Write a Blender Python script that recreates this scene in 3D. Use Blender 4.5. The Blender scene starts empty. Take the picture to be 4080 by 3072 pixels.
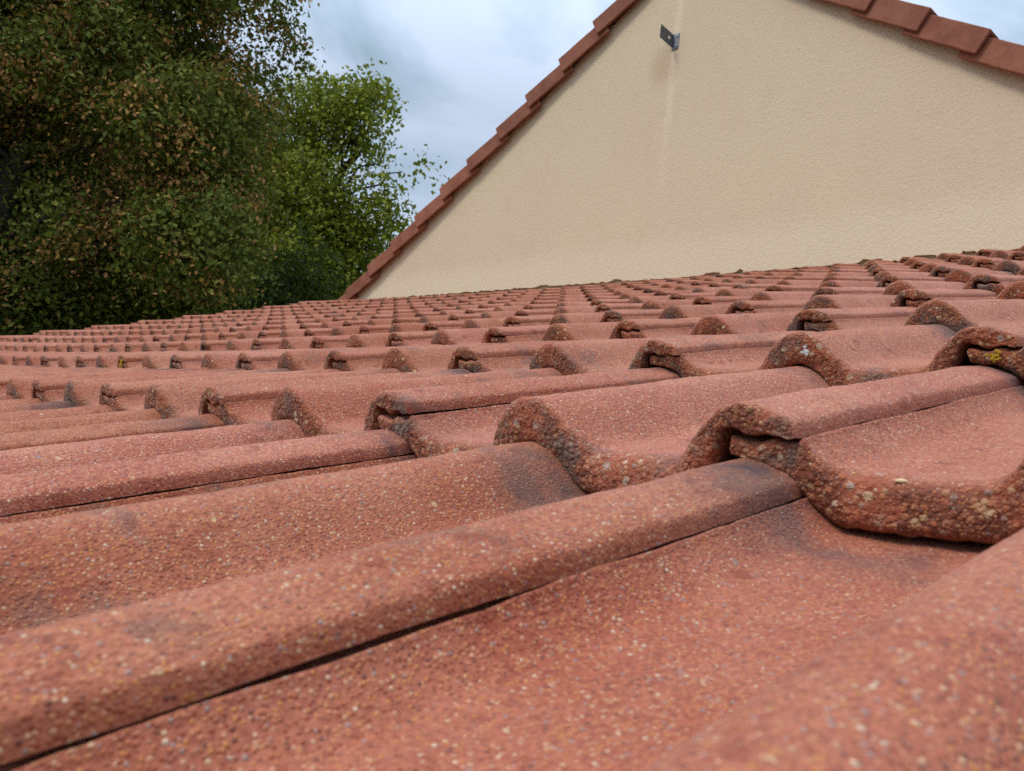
import bpy, bmesh, math, random
import numpy as np
from mathutils import Matrix, Vector

# ------------------------------------------------------------------ camera, world, sun, exposure
scene = bpy.context.scene
COL = scene.collection
PITCH = math.radians(18.0)          # pitch of the lower tiled roof
Z0 = 3.2                            # height of the roof at the camera
ROOF = Matrix(((math.cos(PITCH), 0, -math.sin(PITCH), 0),
               (0, 1, 0, 0),
               (math.sin(PITCH), 0, math.cos(PITCH), Z0),
               (0, 0, 0, 1)))       # roof frame (up-slope, along the eave, normal) -> world

RC = ((0.7127618048010989, -0.6934921135570964, -0.1050680638946893),
      (-0.1543784879329175, -0.008984813116220722, -0.9879709285180428),
      (0.684206030432364, 0.7204081909356463, -0.11346429549690445))
cam_pos = Vector((-0.3591968, -0.2165903, 0.0659163))
right, down, fwd = (Vector(r) for r in RC)
m = Matrix.Identity(4)
for i in range(3):
    m[i][0] = right[i]; m[i][1] = -down[i]; m[i][2] = -fwd[i]; m[i][3] = cam_pos[i]
cam_data = bpy.data.cameras.new("camera")
cam_data.sensor_width = 36.0
cam_data.lens = 36.0 * 3362.27 / 4080.0
cam_data.clip_start = 0.01
cam_data.clip_end = 2000.0
cam_data.dof.use_dof = True
cam_data.dof.focus_distance = 0.95
cam_data.dof.aperture_fstop = 23.0
cam = bpy.data.objects.new("camera", cam_data)
COL.objects.link(cam)
cam.matrix_world = ROOF @ m
scene.camera = cam

scene.view_settings.view_transform = 'Standard'
scene.view_settings.look = 'None'
scene.view_settings.exposure = 0.34
scene.view_settings.gamma = 1.0
scene.cycles.use_denoising = False
scene.cycles.max_bounces = 6
scene.cycles.diffuse_bounces = 4

SUN_DIR = Vector((-0.55, 0.22, 0.80)).normalized()     # towards the sun
SUN_EL = math.asin(SUN_DIR.z)
SUN_ROT = math.atan2(SUN_DIR.x, SUN_DIR.y)

world = bpy.data.worlds.new("World")
scene.world = world
world.use_nodes = True
nt = world.node_tree
for n in list(nt.nodes):
    nt.nodes.remove(n)


def wn(t, **kw):
    n = nt.nodes.new(t)
    for k, v in kw.items():
        setattr(n, k, v)
    return n


wl = nt.links.new
w_out = wn('ShaderNodeOutputWorld')
w_bg = wn('ShaderNodeBackground'); w_bg.inputs['Strength'].default_value = 0.10
w_sky = wn('ShaderNodeTexSky', sky_type='NISHITA', sun_disc=False)
w_sky.sun_elevation = SUN_EL; w_sky.sun_rotation = SUN_ROT
w_tc = wn('ShaderNodeTexCoord')
w_map = wn('ShaderNodeMapping'); w_map.inputs['Scale'].default_value = (1.0, 1.0, 1.7)
w_map.inputs['Rotation'].default_value = (0.2, 0.1, 0.9)
w_n1 = wn('ShaderNodeTexNoise'); w_n1.inputs['Scale'].default_value = 2.9
w_n1.inputs['Detail'].default_value = 6; w_n1.inputs['Roughness'].default_value = 0.56
w_n1.inputs['Distortion'].default_value = 0.35
w_r1 = wn('ShaderNodeValToRGB')
w_r1.color_ramp.elements[0].position = 0.34; w_r1.color_ramp.elements[0].color = (2.45, 3.3, 4.05, 1)
w_r1.color_ramp.elements[1].position = 0.54; w_r1.color_ramp.elements[1].color = (5.0, 5.85, 7.2, 1)
e = w_r1.color_ramp.elements.new(0.44); e.color = (3.6, 4.55, 5.65, 1)
w_mix = wn('ShaderNodeMixRGB'); w_mix.inputs[0].default_value = 0.85
w_sep = wn('ShaderNodeSeparateXYZ')
w_mr = wn('ShaderNodeMapRange')           # an overcast sky is brighter overhead than near the horizon
w_mr.inputs['From Min'].default_value = 0.40; w_mr.inputs['From Max'].default_value = 1.0
w_mr.inputs['To Min'].default_value = 1.0; w_mr.inputs['To Max'].default_value = 3.4
w_sc = wn('ShaderNodeVectorMath', operation='SCALE')
wl(w_tc.outputs['Generated'], w_map.inputs['Vector'])
wl(w_map.outputs['Vector'], w_n1.inputs['Vector'])
wl(w_n1.outputs['Fac'], w_r1.inputs['Fac'])
wl(w_sky.outputs['Color'], w_mix.inputs[1]); wl(w_r1.outputs['Color'], w_mix.inputs[2])
wl(w_tc.outputs['Generated'], w_sep.inputs[0]); wl(w_sep.outputs['Z'], w_mr.inputs['Value'])
wl(w_mix.outputs[0], w_sc.inputs[0]); wl(w_mr.outputs['Result'], w_sc.inputs['Scale'])
wl(w_sc.outputs[0], w_bg.inputs['Color']); wl(w_bg.outputs[0], w_out.inputs['Surface'])

sun_data = bpy.data.lights.new("sun", 'SUN')
sun_data.energy = 1.5
sun_data.angle = math.radians(14)
sun_data.color = (1.0, 0.95, 0.88)
sun = bpy.data.objects.new("sun", sun_data)
COL.objects.link(sun)
sun.rotation_euler = SUN_DIR.to_track_quat('Z', 'Y').to_euler()

# ------------------------------------------------------------------ helpers
rng = np.random.default_rng(7)
random.seed(7)


def tag(o, label=None, cat=None, group=None, kind=None):
    if label: o['label'] = label
    if cat: o['category'] = cat
    if group: o['group'] = group
    if kind: o['kind'] = kind
    return o


def link(name, mesh, parent=None):
    o = bpy.data.objects.new(name, mesh)
    COL.objects.link(o)
    if parent is not None:
        o.parent = parent
    return o


def empty(name, loc):
    o = bpy.data.objects.new(name, None)
    COL.objects.link(o)
    o.location = loc
    return o


def np_mesh(name, verts, quads, mats, smooth=True, mat_index=None, attrs=None):
    me = bpy.data.meshes.new(name)
    verts = np.asarray(verts, np.float32); quads = np.asarray(quads, np.int32)
    k = quads.shape[1]
    me.vertices.add(len(verts)); me.vertices.foreach_set('co', verts.ravel())
    me.loops.add(quads.size); me.loops.foreach_set('vertex_index', quads.ravel())
    me.polygons.add(len(quads))
    me.polygons.foreach_set('loop_start', np.arange(0, quads.size, k, dtype=np.int32))
    me.polygons.foreach_set('loop_total', np.full(len(quads), k, np.int32))
    if mat_index is not None:
        me.polygons.foreach_set('material_index', np.asarray(mat_index, np.int32))
    me.polygons.foreach_set('use_smooth', np.full(len(quads), smooth, bool))
    for mt in mats:
        me.materials.append(mt)
    for nm, val in (attrs or {}).items():
        a = me.attributes.new(nm, 'FLOAT', 'POINT')
        a.data.foreach_set('value', np.asarray(val, np.float32))
    me.update(calc_edges=True)
    me.validate()
    return me


def bm_mesh(name, bm, mat, smooth=False):
    me = bpy.data.meshes.new(name)
    bmesh.ops.recalc_face_normals(bm, faces=bm.faces)
    bm.to_mesh(me); bm.free()
    if mat: me.materials.append(mat)
    if smooth:
        me.polygons.foreach_set('use_smooth', np.ones(len(me.polygons), bool))
    return me


def vnoise(p, seed):
    """smooth value noise, p (N,3) -> (N,) in -1..1"""
    p = np.asarray(p, np.float64)
    i = np.floor(p).astype(np.int64); f = p - i
    f = f * f * (3 - 2 * f)

    def h(a, b, c):
        n = (a * 73856093) ^ (b * 19349663) ^ (c * 83492791) ^ (seed * 2654435761)
        n = (n ^ (n >> 13)) * 1274126177 & 0x7fffffff
        n = (n ^ (n >> 16)) & 0xffff
        return n / 32767.5 - 1.0
    out = 0
    for dx in (0, 1):
        for dy in (0, 1):
            for dz in (0, 1):
                w = (f[:, 0] if dx else 1 - f[:, 0]) * (f[:, 1] if dy else 1 - f[:, 1]) * (f[:, 2] if dz else 1 - f[:, 2])
                out = out + w * h(i[:, 0] + dx, i[:, 1] + dy, i[:, 2] + dz)
    return out


# ------------------------------------------------------------------ materials
class NT:
    def __init__(self, name):
        self.m = bpy.data.materials.new(name)
        self.m.use_nodes = True
        self.t = self.m.node_tree
        self.b = self.t.nodes['Principled BSDF']

    def n(self, typ, **kw):
        nd = self.t.nodes.new(typ)
        for k, v in kw.items():
            setattr(nd, k, v)
        return nd

    def l(self, a, b):
        self.t.links.new(a, b)

    def val(self, sock, v):
        if isinstance(v, (int, float, tuple)):
            sock.default_value = v
        else:
            self.l(v, sock)

    def math(self, op, a, b=None, clamp=False):
        nd = self.n('ShaderNodeMath', operation=op); nd.use_clamp = clamp
        self.val(nd.inputs[0], a)
        if b is not None: self.val(nd.inputs[1], b)
        return nd.outputs[0]

    def mix(self, f, a, b, blend='MIX'):
        nd = self.n('ShaderNodeMixRGB', blend_type=blend)
        self.val(nd.inputs[0], f)
        for s, v in ((nd.inputs[1], a), (nd.inputs[2], b)):
            self.val(s, (*v, 1) if isinstance(v, tuple) and len(v) == 3 else v)
        return nd.outputs[0]

    def noise(self, vec, scale, detail=3, rough=0.5, dist=0.0):
        nd = self.n('ShaderNodeTexNoise')
        nd.inputs['Scale'].default_value = scale; nd.inputs['Detail'].default_value = detail
        nd.inputs['Roughness'].default_value = rough; nd.inputs['Distortion'].default_value = dist
        self.l(vec, nd.inputs['Vector'])
        return nd.outputs['Fac']

    def voro(self, vec, scale, feature='F1'):
        nd = self.n('ShaderNodeTexVoronoi', feature=feature)
        nd.inputs['Scale'].default_value = scale
        self.l(vec, nd.inputs['Vector'])
        return nd

    def ramp(self, fac, stops, interp='LINEAR'):
        nd = self.n('ShaderNodeValToRGB'); cr = nd.color_ramp; cr.interpolation = interp
        for k, (p, c) in enumerate(stops):
            c = (*c, 1) if len(c) == 3 else c
            if k < 2:
                cr.elements[k].position = p; cr.elements[k].color = c
            else:
                el = cr.elements.new(p); el.color = c
        self.l(fac, nd.inputs['Fac'])
        return nd.outputs['Color']

    def smooth(self, v, lo, hi):
        nd = self.n('ShaderNodeMapRange', interpolation_type='SMOOTHSTEP')
        self.l(v, nd.inputs['Value'])
        nd.inputs['From Min'].default_value = lo; nd.inputs['From Max'].default_value = hi
        return nd.outputs['Result']


def tile_material():
    s = NT('sanded_concrete_tile')
    geo = s.n('ShaderNodeNewGeometry'); pos = geo.outputs['Position']
    oi = s.n('ShaderNodeObjectInfo'); rnd = oi.outputs['Random']
    at = s.n('ShaderNodeAttribute', attribute_name='edge'); edge = at.outputs['Fac']
    ah = s.n('ShaderNodeAttribute', attribute_name='head'); head = ah.outputs['Fac']
    # warped coordinates so that grains are not regular
    # mortar
    n_big = s.noise(pos, 9.0, 4, 0.55)
    n_mid = s.noise(pos, 38.0, 4, 0.6)
    n_fin = s.noise(pos, 420.0, 2, 0.6)
    mortar = s.mix(s.smooth(n_big, 0.36, 0.64), (0.290, 0.058, 0.024), (0.390, 0.128, 0.072))
    mortar = s.mix(s.math('MULTIPLY', s.smooth(n_mid, 0.52, 0.72), 0.60), mortar, (0.235, 0.046, 0.013))
    n_sp = s.noise(pos, 75.0, 3, 0.55)
    n_sq = s.noise(pos, 13.0, 2, 0.5)
    damp = s.math('MULTIPLY', s.smooth(n_sp, 0.57, 0.68), s.smooth(n_sq, 0.42, 0.58))
    mortar = s.mix(0.40, mortar, s.ramp(n_fin, [(0.3, (0.16, 0.040, 0.016)), (0.7, (0.54, 0.21, 0.09))]))
    # sand grains (fine) and aggregate (coarse, bare on the butt ends)
    v1 = s.voro(pos, 620.0)
    g1 = s.n('ShaderNodeSeparateColor'); s.l(v1.outputs['Color'], g1.inputs[0])
    GR = [(0.0, (0.33, 0.080, 0.030)), (0.28, (0.46, 0.155, 0.058)), (0.48, (0.54, 0.225, 0.090)), (0.64, (0.54, 0.225, 0.048)),
          (0.73, (0.60, 0.34, 0.18)), (0.82, (0.42, 0.20, 0.135)), (0.86, (0.33, 0.25, 0.22)), (0.905, (0.66, 0.44, 0.23)), (0.935, (0.13, 0.050, 0.032)), (0.982, (0.76, 0.60, 0.40))]
    c1 = s.ramp(g1.outputs[0], GR, 'CONSTANT')
    m1 = s.math('MULTIPLY', s.math('LESS_THAN', v1.outputs['Distance'], 0.47), s.math('LESS_THAN', g1.outputs[1], 0.80))
    col = s.mix(s.math('MULTIPLY', m1, 0.70), mortar, c1)
    col = s.mix(s.math('MULTIPLY', damp, 0.70), col, (0.215, 0.040, 0.012))
    v2 = s.voro(pos, 265.0)
    g2 = s.n('ShaderNodeSeparateColor'); s.l(v2.outputs['Color'], g2.inputs[0])
    c2 = s.ramp(g2.outputs[0], [(0.0, (0.26, 0.080, 0.030)), (0.30, (0.40, 0.165, 0.07)), (0.54, (0.46, 0.26, 0.11)), (0.66, (0.27, 0.20, 0.15)),
                               (0.73, (0.54, 0.37, 0.17)), (0.80, (0.44, 0.14, 0.04)), (0.95, (0.66, 0.52, 0.33))], 'CONSTANT')
    m2 = s.math('MULTIPLY', s.math('LESS_THAN', v2.outputs['Distance'], 0.46), s.math('LESS_THAN', g2.outputs[1], 0.66))
    base_e = s.mix(s.smooth(n_mid, 0.40, 0.62), (0.115, 0.034, 0.013), (0.285, 0.074, 0.026))  # butt-end base darkened for shadow as well as dirt
    base_e = s.mix(s.math('MULTIPLY', m1, 0.45), base_e, c1)
    col_e = s.mix(s.math('MULTIPLY', m2, 0.60), base_e, c2)
    v4 = s.voro(pos, 120.0)
    g4 = s.n('ShaderNodeSeparateColor'); s.l(v4.outputs['Color'], g4.inputs[0])
    m4 = s.math('MULTIPLY', s.math('LESS_THAN', s.math('ADD', v4.outputs['Distance'], s.math('MULTIPLY', n_fin, 0.2)), 0.42), s.math('LESS_THAN', g4.outputs[1], 0.20))
    col_e = s.mix(s.math('MULTIPLY', m4, 0.75), col_e, s.ramp(g4.outputs[0], [(0.0, (0.46, 0.33, 0.18)), (0.4, (0.36, 0.29, 0.22)), (0.7, (0.60, 0.46, 0.26))], 'CONSTANT'))
    sparse = s.math('MULTIPLY', m2, s.math('GREATER_THAN', g2.outputs[2], 0.982))
    col = s.mix(s.math('MULTIPLY', sparse, 0.8), col, c2)
    en = s.math('ADD', edge, s.math('MULTIPLY', s.math('SUBTRACT', n_mid, 0.5), 0.9), True)
    ef = s.math('MULTIPLY', s.smooth(en, 0.25, 0.75), 0.92)
    col = s.mix(ef, col, col_e)
    # algae, soot and painted-in shade: dark grey crusts on parts of the butt ends, soot smudges under the next course
    n_al = s.noise(pos, 30.0, 4, 0.65, 0.4)
    n_al2 = s.noise(pos, 7.0, 2, 0.5)
    algae_shade = s.math('MULTIPLY', s.smooth(s.math('ADD', n_al, s.math('MULTIPLY', n_al2, 0.5)), 0.76, 0.92), edge)
    col = s.mix(s.math('MULTIPLY', algae_shade, 0.72), col, s.ramp(n_fin, [(0.35, (0.028, 0.025, 0.024)), (0.62, (0.15, 0.13, 0.11))]))
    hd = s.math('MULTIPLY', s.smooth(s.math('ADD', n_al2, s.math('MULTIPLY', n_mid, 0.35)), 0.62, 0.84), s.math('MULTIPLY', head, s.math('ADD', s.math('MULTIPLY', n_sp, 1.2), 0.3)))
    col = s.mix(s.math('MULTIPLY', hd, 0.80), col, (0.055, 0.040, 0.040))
    # bright lichen spots
    v3 = s.voro(pos, 22.0)
    g3 = s.n('ShaderNodeSeparateColor'); s.l(v3.outputs['Color'], g3.inputs[0])
    li = s.math('MULTIPLY', s.math('GREATER_THAN', g3.outputs[0], 0.975),
                s.smooth(s.math('ADD', v3.outputs['Distance'], s.math('MULTIPLY', s.math('SUBTRACT', n_fin, 0.5), 0.35)), 0.16, 0.08))
    col = s.mix(s.math('MULTIPLY', li, 0.75), col, (0.50, 0.30, 0.04))
    # tile to tile tone
    hs = s.n('ShaderNodeHueSaturation')
    s.l(s.math('ADD', s.math('MULTIPLY', rnd, 0.17), 0.90), hs.inputs['Value'])
    s.l(s.math('ADD', s.math('MULTIPLY', rnd, -0.07), 1.03), hs.inputs['Saturation'])
    s.l(s.math('ADD', s.math('MULTIPLY', s.math('FRACT', s.math('MULTIPLY', rnd, 7.31)), 0.0050), 0.4945), hs.inputs['Hue'])
    film = s.math('MULTIPLY', s.smooth(s.math('ADD', n_al, s.math('MULTIPLY', n_sq, 0.6)), 0.83, 1.0), s.smooth(s.math('FRACT', s.math('MULTIPLY', rnd, 13.7)), 0.35, 0.9))
    col = s.mix(s.math('MULTIPLY', film, 0.48), col, (0.115, 0.070, 0.050))
    s.l(col, hs.inputs['Color'])
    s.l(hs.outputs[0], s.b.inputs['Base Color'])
    s.b.inputs['Roughness'].default_value = 0.82
    s.b.inputs['Specular IOR Level'].default_value = 0.35
    s.b.inputs['Sheen Weight'].default_value = 0.14      # dust
    s.b.inputs['Sheen Roughness'].default_value = 0.45
    s.b.inputs['Sheen Tint'].default_value = (1.0, 0.80, 0.68, 1)
    # relief: rounded grains, coarser where the aggregate shows
    h1 = s.math('SUBTRACT', 0.55, s.math('MINIMUM', v1.outputs['Distance'], 0.55))
    h2 = s.math('MULTIPLY', s.math('SUBTRACT', 0.6, s.math('MINIMUM', v2.outputs['Distance'], 0.6)), s.math('ADD', s.math('MULTIPLY', ef, 1.7), 0.12))
    hh = s.math('ADD', s.math('ADD', s.math('MULTIPLY', h1, 1.0), h2), s.math('MULTIPLY', n_fin, 0.5))
    bp = s.n('ShaderNodeBump'); bp.inputs['Strength'].default_value = 0.9; bp.inputs['Distance'].default_value = 0.0015
    s.l(hh, bp.inputs['Height']); s.l(bp.outputs[0], s.b.inputs['Normal'])
    return s.m


def render_material():
    s = NT('roughcast_render')
    tc = s.n('ShaderNodeTexCoord'); pos = tc.outputs['Object']       # x out of the wall, y along it, z up
    sp = s.n('ShaderNodeSeparateXYZ'); s.l(pos, sp.inputs[0])
    n1 = s.noise(pos, 1.3, 4, 0.55)
    n2 = s.noise(pos, 7.0, 4, 0.6)
    n3 = s.noise(pos, 60.0, 4, 0.65, 0.6)
    n4 = s.noise(pos, 170.0, 3, 0.6)
    col = s.mix(s.smooth(n1, 0.35, 0.65), (0.620, 0.492, 0.330), (0.608, 0.474, 0.330))
    col = s.mix(s.math('MULTIPLY', s.smooth(n2, 0.50, 0.75), 0.35), col, (0.555, 0.430, 0.265))
    # paler, greener band washed by splash along the foot of the wall
    foot = s.smooth(s.math('ADD', sp.outputs['Z'], s.math('MULTIPLY', s.math('SUBTRACT', n2, 0.5), 0.06)), 0.27, 0.10)
    col = s.mix(s.math('MULTIPLY', foot, 0.75), col, (0.67, 0.550, 0.380))
    # old run-off marks: a pale streak down from the ridge and a rust stain under the bracket
    dy = s.math('ABSOLUTE', s.math('SUBTRACT', sp.outputs['Y'], 2.672))
    wob = s.math('ADD', dy, s.math('MULTIPLY', s.math('SUBTRACT', n2, 0.5), 0.03))
    streak = s.math('MULTIPLY', s.smooth(wob, 0.042, 0.006), s.smooth(sp.outputs['Z'], 0.25, 1.1))
    col = s.mix(s.math('MULTIPLY', s.math('MULTIPLY', streak, s.smooth(n2, 0.30, 0.55)), 0.60), col, (0.72, 0.58, 0.41))
    rx = s.math('SUBTRACT', sp.outputs['Y'], 2.75); rz = s.math('SUBTRACT', sp.outputs['Z'], 1.25)
    rr = s.math('SQRT', s.math('ADD', s.math('POWER', s.math('MULTIPLY', rx, 1.25), 2), s.math('POWER', rz, 2)))
    rust = s.smooth(s.math('ADD', rr, s.math('MULTIPLY', s.math('SUBTRACT', n2, 0.5), 0.10)), 0.17, 0.02)
    col = s.mix(s.math('MULTIPLY', rust, 0.36), col, (0.36, 0.22, 0.105))
    # scratches of the trowelled texture hold dirt
    scr = s.math('MULTIPLY', s.smooth(n3, 0.63, 0.74), 0.45)
    col = s.mix(scr, col, (0.33, 0.245, 0.145))
    col = s.mix(s.math('MULTIPLY', s.smooth(n4, 0.55, 0.75), 0.12), col, (0.70, 0.56, 0.39))
    s.l(col, s.b.inputs['Base Color'])
    s.b.inputs['Roughness'].default_value = 0.92
    s.b.inputs['Specular IOR Level'].default_value = 0.2
    h = s.math('ADD', s.math('MULTIPLY', n3, 1.0), s.math('MULTIPLY', n4, 0.6))
    bp = s.n('ShaderNodeBump'); bp.inputs['Strength'].default_value = 0.75; bp.inputs['Distance'].default_value = 0.0042
    s.l(h, bp.inputs['Height']); s.l(bp.outputs[0], s.b.inputs['Normal'])
    return s.m


def noisy(name, a, b, scale, rough=0.85, bump=0.3, dist=0.004, spec=0.3, metal=0.0):
    s = NT(name)
    geo = s.n('ShaderNodeNewGeometry'); pos = geo.outputs['Position']
    n1 = s.noise(pos, scale, 5, 0.6); n2 = s.noise(pos, scale * 9, 3, 0.6)
    col = s.mix(s.smooth(n1, 0.35, 0.65), a, b)
    col = s.mix(s.math('MULTIPLY', s.smooth(n2, 0.5, 0.75), 0.35), col, tuple(x * 0.55 for x in a))
    s.l(col, s.b.inputs['Base Color'])
    s.b.inputs['Roughness'].default_value = rough; s.b.inputs['Specular IOR Level'].default_value = spec
    s.b.inputs['Metallic'].default_value = metal
    bp = s.n('ShaderNodeBump'); bp.inputs['Strength'].default_value = bump; bp.inputs['Distance'].default_value = dist
    s.l(s.math('ADD', n1, s.math('MULTIPLY', n2, 0.6)), bp.inputs['Height']); s.l(bp.outputs[0], s.b.inputs['Normal'])
    return s.m


def leaf_material(name, a, b, c):
    s = NT(name)
    geo = s.n('ShaderNodeNewGeometry'); pos = geo.outputs['Position']
    r = geo.outputs['Random Per Island']
    col = s.ramp(r, [(0.0, a), (0.55, b), (1.0, c)])
    n1 = s.noise(pos, 0.9, 3, 0.5)
    col = s.mix(s.math('MULTIPLY', s.smooth(n1, 0.4, 0.65), 0.5), col, b)
    s.l(col, s.b.inputs['Base Color'])
    s.b.inputs['Roughness'].default_value = 0.7; s.b.inputs['Specular IOR Level'].default_value = 0.15
    tr = s.n('ShaderNodeBsdfTranslucent'); s.l(s.mix(0.5, col, (0.12, 0.16, 0.02)), tr.inputs['Color'])
    mx = s.n('ShaderNodeMixShader'); mx.inputs[0].default_value = 0.28
    s.l(s.b.outputs[0], mx.inputs[1]); s.l(tr.outputs[0], mx.inputs[2])
    s.l(mx.outputs[0], s.t.nodes['Material Output'].inputs['Surface'])
    return s.m


M_TILE = tile_material()
M_RENDER = render_material()
def verge_material():
    s = NT('verge_clay')
    geo = s.n('ShaderNodeNewGeometry'); pos = geo.outputs['Position']
    rnd = s.n('ShaderNodeObjectInfo').outputs['Random']
    n1 = s.noise(pos, 9.0, 5, 0.6); n2 = s.noise(pos, 85.0, 3, 0.6); n3 = s.noise(pos, 26.0, 5, 0.7, 0.5)
    col = s.mix(s.smooth(n1, 0.35, 0.65), (0.205, 0.066, 0.036), (0.270, 0.100, 0.055))
    col = s.mix(s.math('MULTIPLY', s.smooth(n2, 0.50, 0.72), 0.40), col, (0.120, 0.040, 0.024))
    col = s.mix(s.math('MULTIPLY', s.smooth(n3, 0.60, 0.74), 0.55), col, (0.10, 0.060, 0.042))
    col = s.mix(s.math('MULTIPLY', s.smooth(n3, 0.36, 0.28), 0.35), col, (0.40, 0.24, 0.16))
    hs = s.n('ShaderNodeHueSaturation'); s.l(s.math('ADD', s.math('MULTIPLY', rnd, 0.25), 0.88), hs.inputs['Value']); s.l(col, hs.inputs['Color'])
    s.l(hs.outputs[0], s.b.inputs['Base Color'])
    s.b.inputs['Roughness'].default_value = 0.85; s.b.inputs['Specular IOR Level'].default_value = 0.3
    bp = s.n('ShaderNodeBump'); bp.inputs['Strength'].default_value = 0.6; bp.inputs['Distance'].default_value = 0.003
    s.l(s.math('ADD', n3, s.math('MULTIPLY', n2, 0.8)), bp.inputs['Height']); s.l(bp.outputs[0], s.b.inputs['Normal'])
    return s.m


M_VERGE = verge_material()
M_MORTAR = noisy('old_mortar', (0.36, 0.345, 0.24), (0.46, 0.43, 0.30), 14.0, 0.95, 0.5, 0.006, 0.1)
M_DECK = noisy('roofing_underlay', (0.02, 0.017, 0.015), (0.04, 0.032, 0.028), 8.0, 0.9, 0.2)
M_WALL = noisy('plain_render', (0.55, 0.41, 0.26), (0.52, 0.385, 0.25), 5.0, 0.92, 0.3)
M_ZINC = noisy('weathered_zinc', (0.17, 0.185, 0.21), (0.24, 0.25, 0.27), 30.0, 0.5, 0.2, 0.001, 0.5, 0.55)
M_BARK = noisy('bark', (0.045, 0.034, 0.025), (0.075, 0.058, 0.043), 7.0, 0.95, 0.8, 0.03, 0.2)
M_GROUND = noisy('lawn', (0.035, 0.06, 0.018), (0.055, 0.075, 0.025), 0.6, 0.95, 0.5, 0.03, 0.1)
M_LICHEN = noisy('yellow_lichen', (0.34, 0.20, 0.015), (0.48, 0.31, 0.035), 160.0, 0.95, 0.9, 0.002, 0.1)
M_WHITE = noisy('white_crust', (0.36, 0.34, 0.33), (0.58, 0.56, 0.54), 240.0, 0.9, 0.8, 0.001, 0.2)
M_PEBBLE = noisy('pale_pebble', (0.62, 0.47, 0.26), (0.70, 0.56, 0.34), 120.0, 0.7, 0.4, 0.001, 0.4)
M_DEBRIS = noisy('dead_leaf', (0.035, 0.022, 0.018), (0.060, 0.035, 0.025), 200.0, 0.8, 0.5, 0.001, 0.3)
L_MAPLE = leaf_material('maple_leaf', (0.076, 0.098, 0.015), (0.132, 0.152, 0.024), (0.24, 0.215, 0.034))
L_RUST = leaf_material('rusty_seed_cluster', (0.34, 0.150, 0.050), (0.49, 0.24, 0.095), (0.58, 0.34, 0.07))
L_GREEN = leaf_material('fresh_leaf', (0.140, 0.180, 0.017), (0.230, 0.260, 0.027), (0.35, 0.33, 0.036))
L_SHADE = leaf_material('shaded_shrub_leaf', (0.022, 0.036, 0.007), (0.038, 0.056, 0.010), (0.066, 0.080, 0.014))  # shade low under the crowns is put into this darker leaf colour
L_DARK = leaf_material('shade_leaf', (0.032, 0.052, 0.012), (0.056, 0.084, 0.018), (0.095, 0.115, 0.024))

# ------------------------------------------------------------------ the roof surface
G, TW = 0.332988, 0.300           # gauge of the courses, cover width of a tile
SAG = (0.0040557, 0.0021433, -0.0055672, -8.795e-05, 0.00022547, 0.00054581, 0.00046137)   # the old roof has settled into a slight dish


def sag(v, u):
    return SAG[0] * u * u + SAG[1] * v * v + SAG[2] * u * v + SAG[3] * u ** 3 + SAG[4] * v ** 3 + SAG[5] * v * v * u + SAG[6] * v * u * u


def roof_pt(v, u, n):
    return ROOF @ Vector((v, u, n + sag(v, u)))


# ------------------------------------------------------------------ roof tiles
PAIRS = [  # (top u, n), (underside u, n) in mm, from the cover lip to the undercloak
    ((-27.0, -16.6), (-24, -17.2)), ((-26.4, -12.2), (-21, -17.0)), ((-24.0, -7.8), (-15, -15.4)), ((-14, -3.4), (-9, -16.5)), ((-4, -0.5), (-4, -17.8)),
    ((3, 0), (1, -14)), ((11, -2.4), (8, -13)), ((17, -6.3), (13, -14.5)), ((23, -11.5), (15.5, -22)), ((30, -18.5), (19, -31)),
    ((36, -25), (26, -41)), ((43, -30), (36, -52)), ((52, -32), (45, -56.5)), ((75, -32.7), (75, -57)), ((98, -32), (101, -56.5)),
    ((106.5, -29.5), (111, -54)), ((113, -24), (118, -49)), ((120, -16), (125, -42)), ((127.5, -8.3), (131, -36)), ((137, -2), (139, -30.8)),
    ((148, 0.3), (148, -28.3)), ((159, -1.8), (157, -30.8)), ((168.5, -8), (165, -36)), ((176, -15.5), (171, -42)), ((183, -24), (178, -49)),
    ((190, -29.6), (185.5, -54.5)), ((199, -32.2), (196, -57)), ((225, -32.9), (225, -57.3)), ((249, -32), (249, -57)), ((257, -30), (257, -55)),
    ((263, -25.5), (265, -49)), ((268, -20), (271.5, -42)), ((270.2, -16.4), (278, -36.5)), ((272.4, -18.6), (283, -33.5)), ((279, -19.8), (287, -31.5)),
    ((286, -17.6), (293, -29.5)), ((295, -20.2), (299, -28.6)), ((307.5, -17.0), (307, -27.5))]


def catmull(P, msub):
    P = np.asarray(P, float)
    E = np.vstack([2 * P[0] - P[1], P, 2 * P[-1] - P[-2]])
    out = []
    for i in range(1, len(E) - 2):
        p0, p1, p2, p3 = E[i - 1], E[i], E[i + 1], E[i + 2]
        for k in range(msub):
            t = k / msub
            out.append(0.5 * (2 * p1 + (p2 - p0) * t + (2 * p0 - 5 * p1 + 4 * p2 - p3) * t * t + (3 * p1 - p0 - 3 * p2 + p3) * t ** 3))
    out.append(P[-1])
    return np.array(out)


TAN_T = 0.028 / G


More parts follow.
